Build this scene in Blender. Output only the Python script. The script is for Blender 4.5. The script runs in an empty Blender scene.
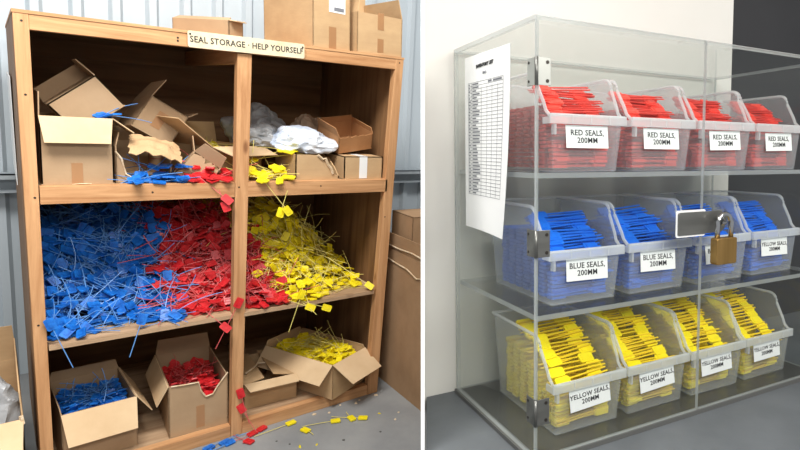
import bpy, bmesh, math, random
from mathutils import Vector, Matrix, Euler, noise
R = random.Random(7)
PI = math.pi
SC = bpy.context.scene
C = SC.collection
rad = math.radians

# ------------------------------------------------------------ materials
def newmat(name):
    m = bpy.data.materials.new(name); m.use_nodes = True
    nt = m.node_tree; nt.nodes.clear()
    out = nt.nodes.new('ShaderNodeOutputMaterial')
    return m, nt, out
def srgb(r, g, b):
    f = lambda c: (c/255/12.92) if c/255 <= .04045 else ((c/255+.055)/1.055)**2.4
    return (f(r), f(g), f(b), 1)
def simple(name, col, rough=.6, metal=0, spec=.4, noise_amt=0, nscale=20, stretch=(1,1,1), col2=None, bump=0, bscale=60, coords='Object', sss=0):
    m, nt, out = newmat(name)
    b = nt.nodes.new('ShaderNodeBsdfPrincipled')
    b.inputs['Base Color'].default_value = col
    b.inputs['Roughness'].default_value = rough
    b.inputs['Metallic'].default_value = metal
    b.inputs['Specular IOR Level'].default_value = spec
    nt.links.new(b.outputs[0], out.inputs[0])
    if col2 or bump:
        tc = nt.nodes.new('ShaderNodeTexCoord'); mp = nt.nodes.new('ShaderNodeMapping')
        mp.inputs['Scale'].default_value = stretch
        nt.links.new(tc.outputs[coords], mp.inputs[0])
    if col2:
        n = nt.nodes.new('ShaderNodeTexNoise'); n.inputs['Scale'].default_value = nscale
        n.inputs['Detail'].default_value = 6; n.inputs['Roughness'].default_value = .6
        nt.links.new(mp.outputs[0], n.inputs['Vector'])
        r = nt.nodes.new('ShaderNodeValToRGB')
        r.color_ramp.elements[0].position = .35; r.color_ramp.elements[1].position = .68
        r.color_ramp.elements[0].color = col; r.color_ramp.elements[1].color = col2
        nt.links.new(n.outputs['Fac'], r.inputs[0]); nt.links.new(r.outputs[0], b.inputs['Base Color'])
    if bump:
        n2 = nt.nodes.new('ShaderNodeTexNoise'); n2.inputs['Scale'].default_value = bscale
        nt.links.new(mp.outputs[0], n2.inputs['Vector'])
        bp = nt.nodes.new('ShaderNodeBump'); bp.inputs['Strength'].default_value = bump; bp.inputs['Distance'].default_value = .004
        nt.links.new(n2.outputs['Fac'], bp.inputs['Height']); nt.links.new(bp.outputs[0], b.inputs['Normal'])
    return m
def wood(name, c1, c2, axis, knots=True, scale=1.0):
    """pine: stretched noise grain along AXIS, with a few darker knots"""
    m, nt, out = newmat(name)
    b = nt.nodes.new('ShaderNodeBsdfPrincipled'); b.inputs['Roughness'].default_value = .62; b.inputs['Specular IOR Level'].default_value = .3
    nt.links.new(b.outputs[0], out.inputs[0])
    tc = nt.nodes.new('ShaderNodeTexCoord'); mp = nt.nodes.new('ShaderNodeMapping')
    s = [14*scale]*3; s['xyz'.index(axis)] = .9*scale; mp.inputs['Scale'].default_value = s
    nt.links.new(tc.outputs['Object'], mp.inputs[0])
    n = nt.nodes.new('ShaderNodeTexNoise'); n.inputs['Scale'].default_value = 2.2; n.inputs['Detail'].default_value = 8
    n.inputs['Roughness'].default_value = .65; n.inputs['Distortion'].default_value = .6
    nt.links.new(mp.outputs[0], n.inputs['Vector'])
    r = nt.nodes.new('ShaderNodeValToRGB'); e = r.color_ramp.elements
    e[0].position = .3; e[0].color = c2; e[1].position = .62; e[1].color = c1
    nt.links.new(n.outputs['Fac'], r.inputs[0])
    col = r.outputs[0]
    if knots:
        mp2 = nt.nodes.new('ShaderNodeMapping'); s2 = [9.0]*3; s2['xyz'.index(axis)] = 3.2; mp2.inputs['Scale'].default_value = s2
        nt.links.new(tc.outputs['Object'], mp2.inputs[0])
        v = nt.nodes.new('ShaderNodeTexVoronoi'); v.inputs['Scale'].default_value = 1.0
        nt.links.new(mp2.outputs[0], v.inputs['Vector'])
        r2 = nt.nodes.new('ShaderNodeValToRGB'); e2 = r2.color_ramp.elements
        e2[0].position = .05; e2[0].color = (.35,.25,.2,1); e2[1].position = .13; e2[1].color = (1,1,1,1)
        nt.links.new(v.outputs['Distance'], r2.inputs[0])
        mx = nt.nodes.new('ShaderNodeMixRGB'); mx.blend_type = 'MULTIPLY'; mx.inputs[0].default_value = .8
        nt.links.new(col, mx.inputs[1]); nt.links.new(r2.outputs[0], mx.inputs[2]); col = mx.outputs[0]
    nt.links.new(col, b.inputs['Base Color'])
    bp = nt.nodes.new('ShaderNodeBump'); bp.inputs['Strength'].default_value = .25; bp.inputs['Distance'].default_value = .002
    nt.links.new(n.outputs['Fac'], bp.inputs['Height']); nt.links.new(bp.outputs[0], b.inputs['Normal'])
    return m
def front_only(nt, f, y):
    """surface reflection where light enters the slab; none inside it"""
    ge = nt.nodes.new('ShaderNodeNewGeometry'); iv = nt.nodes.new('ShaderNodeMath'); iv.operation = 'SUBTRACT'; iv.inputs[0].default_value = 1
    ml = nt.nodes.new('ShaderNodeMath'); ml.operation = 'MULTIPLY'
    nt.links.new(ge.outputs['Backfacing'], iv.inputs[1]); nt.links.new(f.outputs[0], ml.inputs[0]); nt.links.new(iv.outputs[0], ml.inputs[1])
    nt.links.new(ml.outputs[0], y.inputs[0])
def frosted(name, tint, alpha, rough=.35):
    """thin translucent moulded plastic: part straight-through, part milky"""
    m, nt, out = newmat(name)
    t = nt.nodes.new('ShaderNodeBsdfTransparent'); t.inputs[0].default_value = (.97,.98,.98,1)
    d = nt.nodes.new('ShaderNodeBsdfDiffuse'); d.inputs[0].default_value = tint
    l = nt.nodes.new('ShaderNodeBsdfTranslucent'); l.inputs[0].default_value = tint
    a = nt.nodes.new('ShaderNodeMixShader'); a.inputs[0].default_value = .5
    nt.links.new(d.outputs[0], a.inputs[1]); nt.links.new(l.outputs[0], a.inputs[2])
    x = nt.nodes.new('ShaderNodeMixShader'); x.inputs[0].default_value = alpha
    nt.links.new(t.outputs[0], x.inputs[1]); nt.links.new(a.outputs[0], x.inputs[2])
    g = nt.nodes.new('ShaderNodeBsdfGlossy'); g.inputs['Roughness'].default_value = rough
    f = nt.nodes.new('ShaderNodeFresnel'); f.inputs[0].default_value = 1.35
    y = nt.nodes.new('ShaderNodeMixShader')
    front_only(nt, f, y); nt.links.new(x.outputs[0], y.inputs[1]); nt.links.new(g.outputs[0], y.inputs[2])
    nt.links.new(y.outputs[0], out.inputs[0])
    return m
def clear(name, tint=(.965,.975,.97,1), ior=1.4, rough=.03):
    m, nt, out = newmat(name)
    t = nt.nodes.new('ShaderNodeBsdfTransparent'); t.inputs[0].default_value = tint
    g = nt.nodes.new('ShaderNodeBsdfGlossy'); g.inputs['Roughness'].default_value = rough
    f = nt.nodes.new('ShaderNodeFresnel'); f.inputs[0].default_value = ior
    y = nt.nodes.new('ShaderNodeMixShader')
    front_only(nt, f, y); nt.links.new(t.outputs[0], y.inputs[1]); nt.links.new(g.outputs[0], y.inputs[2])
    nt.links.new(y.outputs[0], out.inputs[0])
    return m

PINE = {a: wood('pine_'+a, srgb(208,160,114), srgb(168,118,76), a) for a in 'xyz'}
PLY = {a: wood('plywood_'+a, srgb(150,112,76), srgb(112,80,52), a, False, .6) for a in 'xyz'}
SHELFTOP = wood('worn_shelf_board', srgb(190,160,128), srgb(150,118,88), 'x', True)
CARD = simple('cardboard', srgb(196,164,124), .85, spec=.15, col2=srgb(182,150,112), nscale=5, stretch=(1,1,2.5), bump=.15, bscale=40)
CARD_L = simple('cardboard_inner', srgb(216,188,150), .85, spec=.15, col2=srgb(204,174,136), nscale=6, bump=.1, bscale=30)
CARD_D = simple('cardboard_brown', srgb(168,136,104), .85, spec=.15, col2=srgb(152,122,92), nscale=5, bump=.15, bscale=40)
CARD_G = simple('cardboard_greyed', srgb(178,150,118), .85, spec=.15, col2=srgb(164,136,106), nscale=4, bump=.15, bscale=40)
TORN = simple('torn_liner', srgb(222,205,178), .9, col2=srgb(190,160,120), nscale=40)
TAPE = simple('packing_tape', srgb(166,124,86), .3, spec=.5)
WTAPE = simple('white_tape', srgb(232,232,230), .5)
PAPER = simple('white_paper', srgb(238,238,236), .8, spec=.2)
INK = simple('black_ink', srgb(35,35,38), .7)
GINK = simple('grey_ink', srgb(120,122,128), .7)
SIGNM = simple('cream_sign', srgb(226,214,184), .6, col2=srgb(208,192,158), nscale=12)
FLOORM = simple('grey_concrete', srgb(150,151,150), .55, spec=.35, col2=srgb(130,132,133), nscale=3, bump=.05, bscale=80)
STEELWALL = simple('painted_steel_wall', srgb(192,202,208), .45, spec=.4, col2=srgb(180,190,196), nscale=2, stretch=(1,1,.3))
GIRT = simple('galvanised_steel', srgb(172,180,184), .45, metal=0, col2=srgb(152,160,166), nscale=14)
WHITE = simple('white_wall', srgb(222,219,212), .8, col2=srgb(216,213,205), nscale=1.2)
DIVW = simple('white_divider', srgb(245,247,246), .7)
DARKW = simple('dark_panel', srgb(52,52,54), .55, col2=srgb(46,46,48), nscale=2)
BENCH = simple('grey_bench', srgb(100,104,107), .5, spec=.3, col2=srgb(90,94,97), nscale=6, bump=.05, bscale=120)
BASEM = simple('dark_base', srgb(92,92,90), .4)
BRASS = simple('brass', srgb(176,140,84), .38, metal=.85, col2=srgb(150,118,66), nscale=30, stretch=(1,1,.1))
STEEL = simple('steel', srgb(124,124,120), .38, metal=.7, col2=srgb(104,104,100), nscale=30, stretch=(.1,1,1))
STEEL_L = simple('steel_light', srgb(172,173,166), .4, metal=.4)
CHROME = simple('chrome', srgb(200,200,200), .12, metal=1)
DARKMET = simple('dark_screw', srgb(60,55,50), .5, metal=.6)
ACR = clear('clear_acrylic')
ACRSHELF = clear('clear_acrylic_shelf', (.91,.91,.905,1), 1.45, .06)
ACREDGE = frosted('polished_acrylic_edge', (.62,.65,.64,1), .62, .1)
BINM = frosted('frosted_bin_plastic', (.92,.93,.95,1), .16)
RIMM = frosted('frosted_bin_rim', (.95,.96,.97,1), .48)
BAGM = simple('grey_plastic_bag', srgb(140,142,144), .35, spec=.5, col2=srgb(172,174,176), nscale=6)
BAGW = simple('white_plastic_bag', srgb(180,194,216), .3, spec=.6, col2=srgb(236,240,244), nscale=5)
BAGB = simple('brown_paper_bag', srgb(150,124,100), .6, col2=srgb(178,154,130), nscale=8)
SEALC = {}
for k, (h1, h2, t) in {'blue': (srgb(12,78,162), srgb(34,120,212), srgb(96,148,210)),
                       'red': (srgb(186,22,30), srgb(212,50,54), srgb(206,90,90)),
                       'yellow': (srgb(232,210,14), srgb(244,226,44), srgb(226,212,120))}.items():
    SEALC[k] = [simple(k+'_plastic', h1, .38, spec=.45, col2=h2, nscale=30), simple(k+'_strap', t, .4, spec=.5)]  # straps paler than the tags: their highlights are painted into the colour
SEALR = {}
for k, (h1, h2, t) in {'blue': (srgb(14,96,206), srgb(24,112,224), srgb(26,104,214)),
                       'red': (srgb(218,60,50), srgb(232,84,70), srgb(206,64,56)),
                       'yellow': (srgb(246,222,10), srgb(252,232,30), srgb(240,204,30))}.items():
    SEALR[k] = [simple(k+'_bundle_plastic', h1, .42, spec=.4, col2=h2, nscale=30), simple(k+'_bundle_strap', t, .45, spec=.4)]

# ------------------------------------------------------------ mesh helpers
class MB:
    def __init__(s): s.v = []; s.f = []; s.m = []; s.sm = False
    def add(s, vs, fs, mi=0):
        b = len(s.v); s.v += [tuple(p) for p in vs]; s.f += [tuple(b+i for i in f) for f in fs]; s.m += [mi]*len(fs); return s
    def hexa(s, p, mi=0):   # p: 4 bottom (ccw), 4 top
        return s.add(p, [(3,2,1,0),(4,5,6,7),(0,1,5,4),(1,2,6,5),(2,3,7,6),(3,0,4,7)], mi)
    def box(s, x0, x1, y0, y1, z0, z1, mi=0):
        return s.hexa([(x0,y0,z0),(x1,y0,z0),(x1,y1,z0),(x0,y1,z0),(x0,y0,z1),(x1,y0,z1),(x1,y1,z1),(x0,y1,z1)], mi)
    def prism(s, poly, f0, f1, mi=0):   # poly of 2-D points; f0/f1 map it to the two ends
        n = len(poly)
        return s.add([f0(*p) for p in poly]+[f1(*p) for p in poly],
                     [tuple(range(n-1,-1,-1)), tuple(range(n,2*n))]+[(i,(i+1)%n,n+(i+1)%n,n+i) for i in range(n)], mi)
    def tube(s, pts, r, n=8, closed=False, mi=0):
        pts = [Vector(p) for p in pts]; rings = []
        N = len(pts); up = Vector((0,0,1))
        for i, p in enumerate(pts):
            a = pts[(i-1)%N] if (closed or i > 0) else p; b = pts[(i+1)%N] if (closed or i < N-1) else p
            t = (b-a).normalized()
            if abs(t.dot(up)) > .93: u0 = Vector((0,1,0)) if abs(t.y) < .9 else Vector((1,0,0))
            else: u0 = up
            x = t.cross(u0).normalized(); y = x.cross(t).normalized()
            rings.append([p+x*r*math.cos(2*PI*k/n)+y*r*math.sin(2*PI*k/n) for k in range(n)])
        vs = [q for rg in rings for q in rg]; fs = []
        for i in range(N if closed else N-1):
            j = (i+1) % N
            for k in range(n): fs.append((i*n+k, i*n+(k+1)%n, j*n+(k+1)%n, j*n+k))
        if not closed: fs += [tuple(range(n-1,-1,-1)), tuple((N-1)*n+k for k in range(n))]
        return s.add(vs, fs, mi)
    def cyl(s, c, axis, r, h, n=14, mi=0):
        c = Vector(c); a = Vector(axis).normalized()
        return s.tube([c, c+a*h], r, n, False, mi)
    def mesh(s, name, mats, smooth=False):
        me = bpy.data.meshes.new(name); me.from_pydata(s.v, [], s.f)
        for m in (mats if isinstance(mats, (list, tuple)) else [mats]): me.materials.append(m)
        me.polygons.foreach_set('material_index', s.m)
        if smooth: me.polygons.foreach_set('use_smooth', [True]*len(s.f))
        me.update()
        return me
def link(name, me, parent=None, M=None):
    o = bpy.data.objects.new(name, me); C.objects.link(o)
    if parent: o.parent = parent
    if M is not None: o.matrix_local = M
    return o
def part(name, mb, mats, parent=None, smooth=False, bevel=0, M=None):
    o = link(name, mb.mesh(name, mats, smooth), parent, M)
    if bevel:
        b = o.modifiers.new('bevel', 'BEVEL'); b.width = bevel; b.segments = 2; b.limit_method = 'ANGLE'
    return o
def tag(o, label, cat, group=None):
    o['label'] = label; o['category'] = cat
    if group: o['group'] = group
    return o
def thing(name, label, cat, M=None, group=None):
    o = bpy.data.objects.new(name, None); C.objects.link(o); o.empty_display_size = .05
    if M is not None: o.matrix_world = M
    return tag(o, label, cat, group)
def struct(name, mb, mats, M=None, smooth=False):
    o = link(name, mb.mesh(name, mats, smooth), None, M); o['kind'] = 'structure'; return o
def TR(x=0, y=0, z=0, rx=0, ry=0, rz=0):
    return Matrix.Translation((x,y,z)) @ Euler((rad(rx),rad(ry),rad(rz)),'XYZ').to_matrix().to_4x4()
def text(name, body, size, mat, parent, M, bold=0.0, align='CENTER', sx=1.0):
    cu = bpy.data.curves.new(name, 'FONT'); cu.body = body; cu.size = size; cu.align_x = align; cu.align_y = 'CENTER'
    cu.offset = bold; cu.extrude = .0004; cu.space_line = .95; cu.space_character = 1.06; cu.resolution_u = 2
    t = bpy.data.objects.new(name+'_curve', cu); C.objects.link(t)
    dg = bpy.context.evaluated_depsgraph_get()
    me = bpy.data.meshes.new_from_object(t.evaluated_get(dg)); me.name = name
    me.transform(Matrix.Diagonal((sx,1,1,1))); me.materials.clear(); me.materials.append(mat)
    bpy.data.objects.remove(t); bpy.data.curves.remove(cu)
    return link(name, me, parent, M)

# ============================================================ THE STORE ROOM (left)
floor = MB(); floor.prism([(-3,-2.4),(.30,-2.4),(3.4,1.0),(3.4,1.40),(-3,1.40)], lambda x,y:(x,y,-.06), lambda x,y:(x,y,0))
struct('floor', floor, FLOORM)
# corrugated steel back wall with upright ribs
w = MB(); prof = []
x = -3.0
while x < 3.36:
    prof += [(x,1.30),(x+.105,1.30),(x+.122,1.268),(x+.158,1.268),(x+.175,1.30)]
    x += .175
prof = [p for p in prof if p[0] < 3.38]+[(3.39,1.30)]
n = len(prof)
w.add([(p[0],p[1],0) for p in prof]+[(p[0],p[1],3.1) for p in prof]+[(p[0],1.36,0) for p in prof]+[(p[0],1.36,3.1) for p in prof],
      [(i,i+1,n+i+1,n+i) for i in range(n-1)]+[(2*n+i+1,2*n+i,3*n+i,3*n+i+1) for i in range(n-1)]+
      [(n+i,n+i+1,3*n+i+1,3*n+i) for i in range(n-1)]+[(0,n,3*n,2*n),(n-1,3*n-1,4*n-1,2*n-1)])
struct('wall_back', w, STEELWALL)
def girt(z0, z1, y0, lab, xa=-3, xb=3.38):
    g = MB(); g.box(xa,xb,y0+.07,y0+.078,z0,z1); g.box(xa,xb,y0,y0+.07,z1-.008,z1); g.box(xa,xb,y0,y0+.07,z0,z0+.008); g.box(xa,xb,y0,y0+.006,z1-.03,z1)
    o = part('wall_rail', g, GIRT); tag(o, lab, 'steel rail')
girt(1.06, 1.16, 1.17, 'grey steel rail running along the corrugated wall behind the bookcase')
# white divider panel between the two rooms, seen end-on
pt = [(.7466,-1.2919,3.6173),(.7538,-1.2966,3.6178),(.5284,-2.0831,-1.112),(.5211,-2.0784,-1.1124)]
pf = [(3.1196,2.3198,2.9037),(3.1268,2.3151,2.9041),(2.9014,1.5286,-1.8257),(2.8942,1.5333,-1.8261)]
pb = [tuple(a+(b-a)*.095 for a, b in zip(p, q)) for p, q in zip(pt, pf)]
d = MB(); d.hexa(pt+pb)
struct('wall_partition', d, DIVW)

# ---- the bookcase
TOPL, TOPR = 1.898, 1.931
bc = thing('bookcase', 'tall rough pine bookcase with four open bays holding loose seals and torn boxes', 'bookcase', TR())
def post(xs_bot, xs_top, z0, z1, y0=0, y1=.045):
    m = MB(); (a,b),(c,e) = xs_bot, xs_top
    m.hexa([(a,y0,z0[0]),(b,y0,z0[1]),(b,y1,z0[1]),(a,y1,z0[0]),(c,y0,z1[0]),(e,y0,z1[1]),(e,y1,z1[1]),(c,y1,z1[0])]); return m
part('post', post((.006,.045),(-.003,.040),(0,0),(TOPL-.012,TOPL-.012)), PINE['z'], bc, bevel=.002)
part('post', post((.700,.750),(.729,.789),(.0,.0),(1.842,1.845)), PINE['z'], bc, bevel=.002)
part('post', post((1.425,1.487),(1.518,1.566),(.0,.0),(TOPR-.011,TOPR-.011)), PINE['z'], bc, bevel=.002)
m = MB(); m.hexa([(.0402,.001,1.832),(1.5175,.001,1.863),(1.5175,.044,1.863),(.0402,.044,1.832),(.0402,.001,TOPL-.012),(1.5175,.001,TOPR-.011),(1.5175,.044,TOPR-.011),(.0402,.044,TOPL-.012)])
part('header_board', m, PINE['x'], bc, bevel=.0015)
m = MB(); m.hexa([(-.006,-.002,TOPL-.012),(1.568,-.002,TOPR-.011),(1.568,1.014,TOPR-.011),(-.006,1.014,TOPL-.012),(-.006,-.002,TOPL),(1.568,-.002,TOPR),(1.568,1.014,TOPR),(-.006,1.014,TOPL)])
part('top_board', m, PINE['x'], bc)
m = MB(); m.hexa([(.004,.046,0),(.020,.046,0),(.020,1.0,0),(.004,1.0,0),(-.004,.046,TOPL-.012),(.012,.046,TOPL-.012),(.012,1.0,TOPL-.012),(-.004,1.0,TOPL-.012)])
part('side_panel', m, PLY['z'], bc)
m = MB(); m.hexa([(1.468,.046,0),(1.486,.046,0),(1.486,1.0,0),(1.468,1.0,0),(1.545,.046,TOPR-.011),(1.562,.046,TOPR-.011),(1.562,1.0,TOPR-.011),(1.545,1.0,TOPR-.011)])
part('side_panel', m, PLY['z'], bc)
m = MB(); m.hexa([(.02,1.0,0),(1.47,1.0,0),(1.47,1.012,0),(.02,1.012,0),(.012,1.0,TOPL-.012),(1.545,1.0,TOPR-.011),(1.545,1.012,TOPR-.011),(.012,1.012,TOPL-.012)])
part('back_panel', m, PLY['x'], bc)
m = MB(); m.hexa([(.02,.965,1.77),(1.53,.965,1.80),(1.53,.998,1.80),(.02,.998,1.77),(.02,.965,1.855),(1.53,.965,1.895),(1.53,.998,1.895),(.02,.998,1.855)])
part('back_rail', m, PLY['x'], bc)
m = MB(); m.hexa([(.735,.046,1.80),(.775,.046,1.80),(.775,.963,1.80),(.735,.963,1.80),(.735,.046,1.875),(.775,.046,1.875),(.775,.963,1.875),(.735,.963,1.875)])
part('top_beam', m, PINE['y'], bc)
# upper shelf: board + front rail
m = MB(); m.box(.02,1.50,.046,.998,1.243,1.260); part('shelf_board', m, SHELFTOP, bc)
m = MB(); m.box(.0445,.7175,.0,.045,1.193,1.262); m.box(.7735,1.4975,.0,.045,1.193,1.262); part('shelf_rail', m, PINE['x'], bc, bevel=.0015)
# middle shelf: thin board only, its front edge set over the post
m = MB(); m.box(.047,.708,-.004,.045,.611,.630); m.box(.758,1.440,-.004,.045,.611,.630); m.box(.02,1.475,.046,.998,.611,.630); part('shelf_board', m, SHELFTOP, bc)
m = MB(); m.box(.021,1.467,.046,.998,.038,.058); part('bottom_board', m, SHELFTOP, bc)
m = MB(); m.box(.046,.699,.002,.045,0,.060); m.box(.751,1.424,.002,.045,0,.060); part('plinth_board', m, PINE['x'], bc, bevel=.0015)
for (sx, sz) in ((.50,1.862),(.50,1.874),(.385+.18,1.856),(.02,1.86),(.02,1.60),(1.54,1.90),(.735,1.24),(.03,1.22),(.02,.72),(.4,1.228),(1.12,1.235),(1.49,1.05)):
    s_ = MB(); s_.cyl((sx,.0005,sz),(0,-1,0),.004,.0012,10); part('screw', s_, DARKMET, bc)
# sign on the header
sg = thing('sign', 'cream sign reading SEAL STORAGE HELP YOURSELF on the bookcase header', 'sign', TR(.776,-.008,1.882,0,-1.6,0))
m = MB(); P = []
for (cx_, cz_, a0) in ((.235,.026,0),(-.235,.026,90),(-.235,-.026,180),(.235,-.026,270)):
    for k in range(4): a = rad(a0+30*k); P.append((cx_+.008*math.cos(a), cz_+.008*math.sin(a)))
m.prism(P, lambda x,z:(x,0,z), lambda x,z:(x,-.006,z)); part('sign_board', m, SIGNM, sg)
text('lettering', 'SEAL STORAGE · HELP YOURSELF', .036, INK, sg, TR(0,-.0064,-.001,90,0,0), .0006, sx=.84)
for sx in (-.234,.234):
    s_ = MB(); s_.cyl((sx,-.006,.018 if sx>0 else .02),(0,-1,0),.004,.0012,10); part('screw', s_, DARKMET, sg)
# sheet of paper taped to the outside of the left panel
m = MB(); m.hexa([(-.006,.55,1.19),(-.003,.55,1.19),(-.003,.99,1.23),(-.006,.99,1.23),(-.012,.50,1.66),(-.009,.50,1.66),(-.009,.96,1.68),(-.012,.96,1.68)])
tag(part('paper_notice', m, PAPER), 'white paper sheet fixed to the outer left side of the bookcase', 'paper')

# ---- cardboard boxes
TH = .005
def jag(x0, x1, z, amp, seed, n=14):
    r = random.Random(seed); return [(x0+(x1-x0)*i/n, z+(r.uniform(-amp,amp) if 0 < i < n else 0)) for i in range(n+1)]
def cbox(label, M, w_, d_, h_, flaps=None, mat=None, inner=None, tape=None, torn=None, closed=False, group=None, lab=None, name='cardboard_box', cat='cardboard box'):
    """open-topped carton: origin = front left bottom corner. flaps: side -> (angle from upright, length). torn: {'front': amp}"""
    mat = mat or CARD; inner = inner or CARD_L
    t = thing(name, label, cat, M, group)
    b = MB()
    b.box(0,w_,0,d_,0,TH)
    torn = torn or {}
    def wall(side):
        L = w_ if side in ('front','back') else d_
        if side in torn:
            top = torn[side]
            poly = [(0,TH)]+[(L,TH)]+list(reversed(top))
        else: poly = [(0,TH),(L,TH),(L,h_),(0,h_)]
        if side == 'front': f0 = lambda a,z:(a,0,z); f1 = lambda a,z:(a,TH,z)
        if side == 'back': f0 = lambda a,z:(a,d_-TH,z); f1 = lambda a,z:(a,d_,z)
        if side == 'left': f0 = lambda a,z:(0,a,z); f1 = lambda a,z:(TH,a,z)
        if side == 'right': f0 = lambda a,z:(w_-TH,a,z); f1 = lambda a,z:(w_,a,z)
        b.prism(poly, f0, f1)
    for s_ in ('front','back','left','right'): wall(s_)
    if closed: b.box(0,w_,0,d_,h_-TH,h_)
    part('carton', b, mat, t)
    for side, (ang, ln) in (flaps or {}).items():
        f = MB(); L = w_ if side.startswith(('front','back')) else d_
        e = .012
        tp = [(0,0),(L,0),(L-e,ln),(e,ln)]
        a = rad(ang); s_, c_ = math.sin(a), math.cos(a)
        nrm = (c_, s_)
        def mp(out, off):   # out: outward direction mapper
            return lambda u,v: out(u, v*s_+off*c_, h_+v*c_-off*s_)
        o_ = {'front': lambda u,q,z:(u,-q,z), 'back': lambda u,q,z:(u,d_+q,z), 'left': lambda u,q,z:(-q,u,z), 'right': lambda u,q,z:(w_+q,u,z)}[side]
        f.prism(tp, mp(o_,0), mp(o_,-.004))
        f.m = [0]*len(f.f)
        part('flap', f, inner if ang > 60 else mat, t)
    if tape:
        for (x0,x1,z0,z1) in tape:
            k = MB(); k.box(x0,x1,-.0012,-.0002,z0,z1); part('tape', k, TAPE, t)
    if lab:
        x0,x1,z0,z1 = lab; k = MB(); k.box(x0,x1,-.0014,-.0002,z0,z1); l_ = part('shipping_label', k, PAPER, t)
        k = MB(); k.box(x0+(x1-x0)*.3,x1-.008,-.0022,-.0015,z0+.008,z0+.026); part('printed_bar', k, GINK, l_)
    return t
def liner(parent, pts, r=.004):   # pale ragged strip where the brown liner is torn away
    k = MB(); k.tube(pts, r, 5); part('torn_edge', k, TORN, parent)

# on top of the bookcase
TZ = lambda x: TOPL+(TOPR-TOPL)*x/1.57+.001
cbox('small open tray carton with a raised flap on the bookcase top', TR(.700,.02,TZ(.70),0,-1.4,33), .085,.30,.066, {'left':(-60,.03),'right':(78,.03),'front':(95,.03)}, mat=CARD_G)
cbox('big tall carton with white shipping label on the bookcase top', TR(1.068,.006,TZ(1.07),0,-1.4,8), .205,.48,.36, {}, closed=True, tape=[(.085,.125,.0,.105)], lab=(.085,.175,.175,.36), mat=CARD)
cbox('carton with two tape strips and an open lid, right end of the bookcase top', TR(1.298,.01,TZ(1.31),0,-1.4,1), .262,.40,.20, {'left':(-14,.10),'back':(-2,.14),'right':(-10,.10)}, tape=[(.115,.15,.01,.08),(.115,.15,.125,.21)], mat=CARD)
# upper left bay
S1 = 1.2625
b1 = cbox('square carton with its pale front flap hanging down, upper left bay', TR(.052,.03,S1), .224,.30,.262, {'front':(158,.105),'left':(-2,.09),'right':(128,.09)}, tape=[(.09,.125,.0,.085)], mat=CARD_G)
liner(b1, [(.09,-.002,.001),(.115,-.004,.004),(.15,-.002,.002)], .002)
cbox('carton tilted on its corner inside the open square carton, upper left bay', TR(.180,.13,1.450,0,-40,0), .20,.17,.15, {'right':(-6,.08),'back':(6,.06)}, closed=True, mat=CARD_G)
cbox('carton tipped diagonally on the torn boxes, upper left bay', TR(.365,.23,1.492,-6,32,4), .172,.22,.160, {'left':(-8,.10),'right':(35,.05)}, closed=True, mat=CARD_G, tape=[(.06,.10,.04,.12)])
cb = cbox('crushed carton torn open over blue seals, upper left bay', TR(.285,.06,S1,0,0,4), .20,.34,.15, {'back':(-35,.08),'left':(-14,.06)}, mat=CARD_G,
     torn={'front':[(0,.13),(.02,.10),(.035,.03),(.06,.015),(.12,.012),(.17,.016),(.19,.03),(.2,.05)]})
liner(cb, [(.0,-.002,.13),(.02,-.003,.10),(.034,-.003,.035),(.06,-.004,.016)], .004)
def sheet(name, label, M, w_, d_, bend, seed, mat, parent=None, jagamp=.02, cat='cardboard'):
    r = random.Random(seed); nx, ny = 14, 10; m = MB(); top = []; bot = []
    for j in range(ny+1):
        for i in range(nx+1):
            u, v = i/nx, j/ny
            e = jagamp*(noise.noise(Vector((u*5,v*5,seed)))+.6*noise.noise(Vector((u*17,v*17,seed)))) if (j in (0,ny) or i in (0,nx)) else 0
            x_, y_ = u*w_+(e if i in (0,nx) else 0), v*d_+(e if j in (0,ny) else 0)
            z_ = bend*(math.sin(u*PI)*.7+math.cos(v*2.2))+.012*noise.noise(Vector((u*4,v*4,seed+3)))
            top.append((x_,y_,z_)); bot.append((x_,y_,z_-.004))
    k = nx+1; q = len(top)
    fs = [(j*k+i,j*k+i+1,(j+1)*k+i+1,(j+1)*k+i) for j in range(ny) for i in range(nx)]
    fb = [tuple(reversed([q+a for a in f])) for f in fs]
    bd = [i for i in range(k)]+[j*k+nx for j in range(1,ny+1)]+[ny*k+i for i in range(nx-1,-1,-1)]+[j*k for j in range(ny-1,0,-1)]
    sd = [(bd[i],q+bd[i],q+bd[(i+1)%len(bd)],bd[(i+1)%len(bd)]) for i in range(len(bd))]
    m.add(top+bot, fs+fb+sd)
    o = part(name, m, mat, parent, M=M)
    if label: tag(o, label, cat)
    return o
sheet('torn_cardboard_sheet', 'ragged curled cardboard flap torn off over the blue seals, upper left bay', TR(.318,.03,S1+.105,36,13,-4), .19,.17,.030,4, CARD)
cbox('carton with white lining lying on its side over red seals, upper left bay', TR(.505,.10,S1+.035,-8,36,-14), .13,.22,.12, {'left':(40,.07),'front':(30,.06)}, mat=CARD_G, inner=PAPER, torn={'front':jag(0,.13,.11,.012,5)})
be = cbox('low open carton holding yellow seals behind the middle post, upper shelf', TR(.665,.15,S1,0,0,22), .27,.34,.145, {'front':(104,.13),'left':(50,.20),'back':(4,.10)}, mat=CARD)
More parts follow.
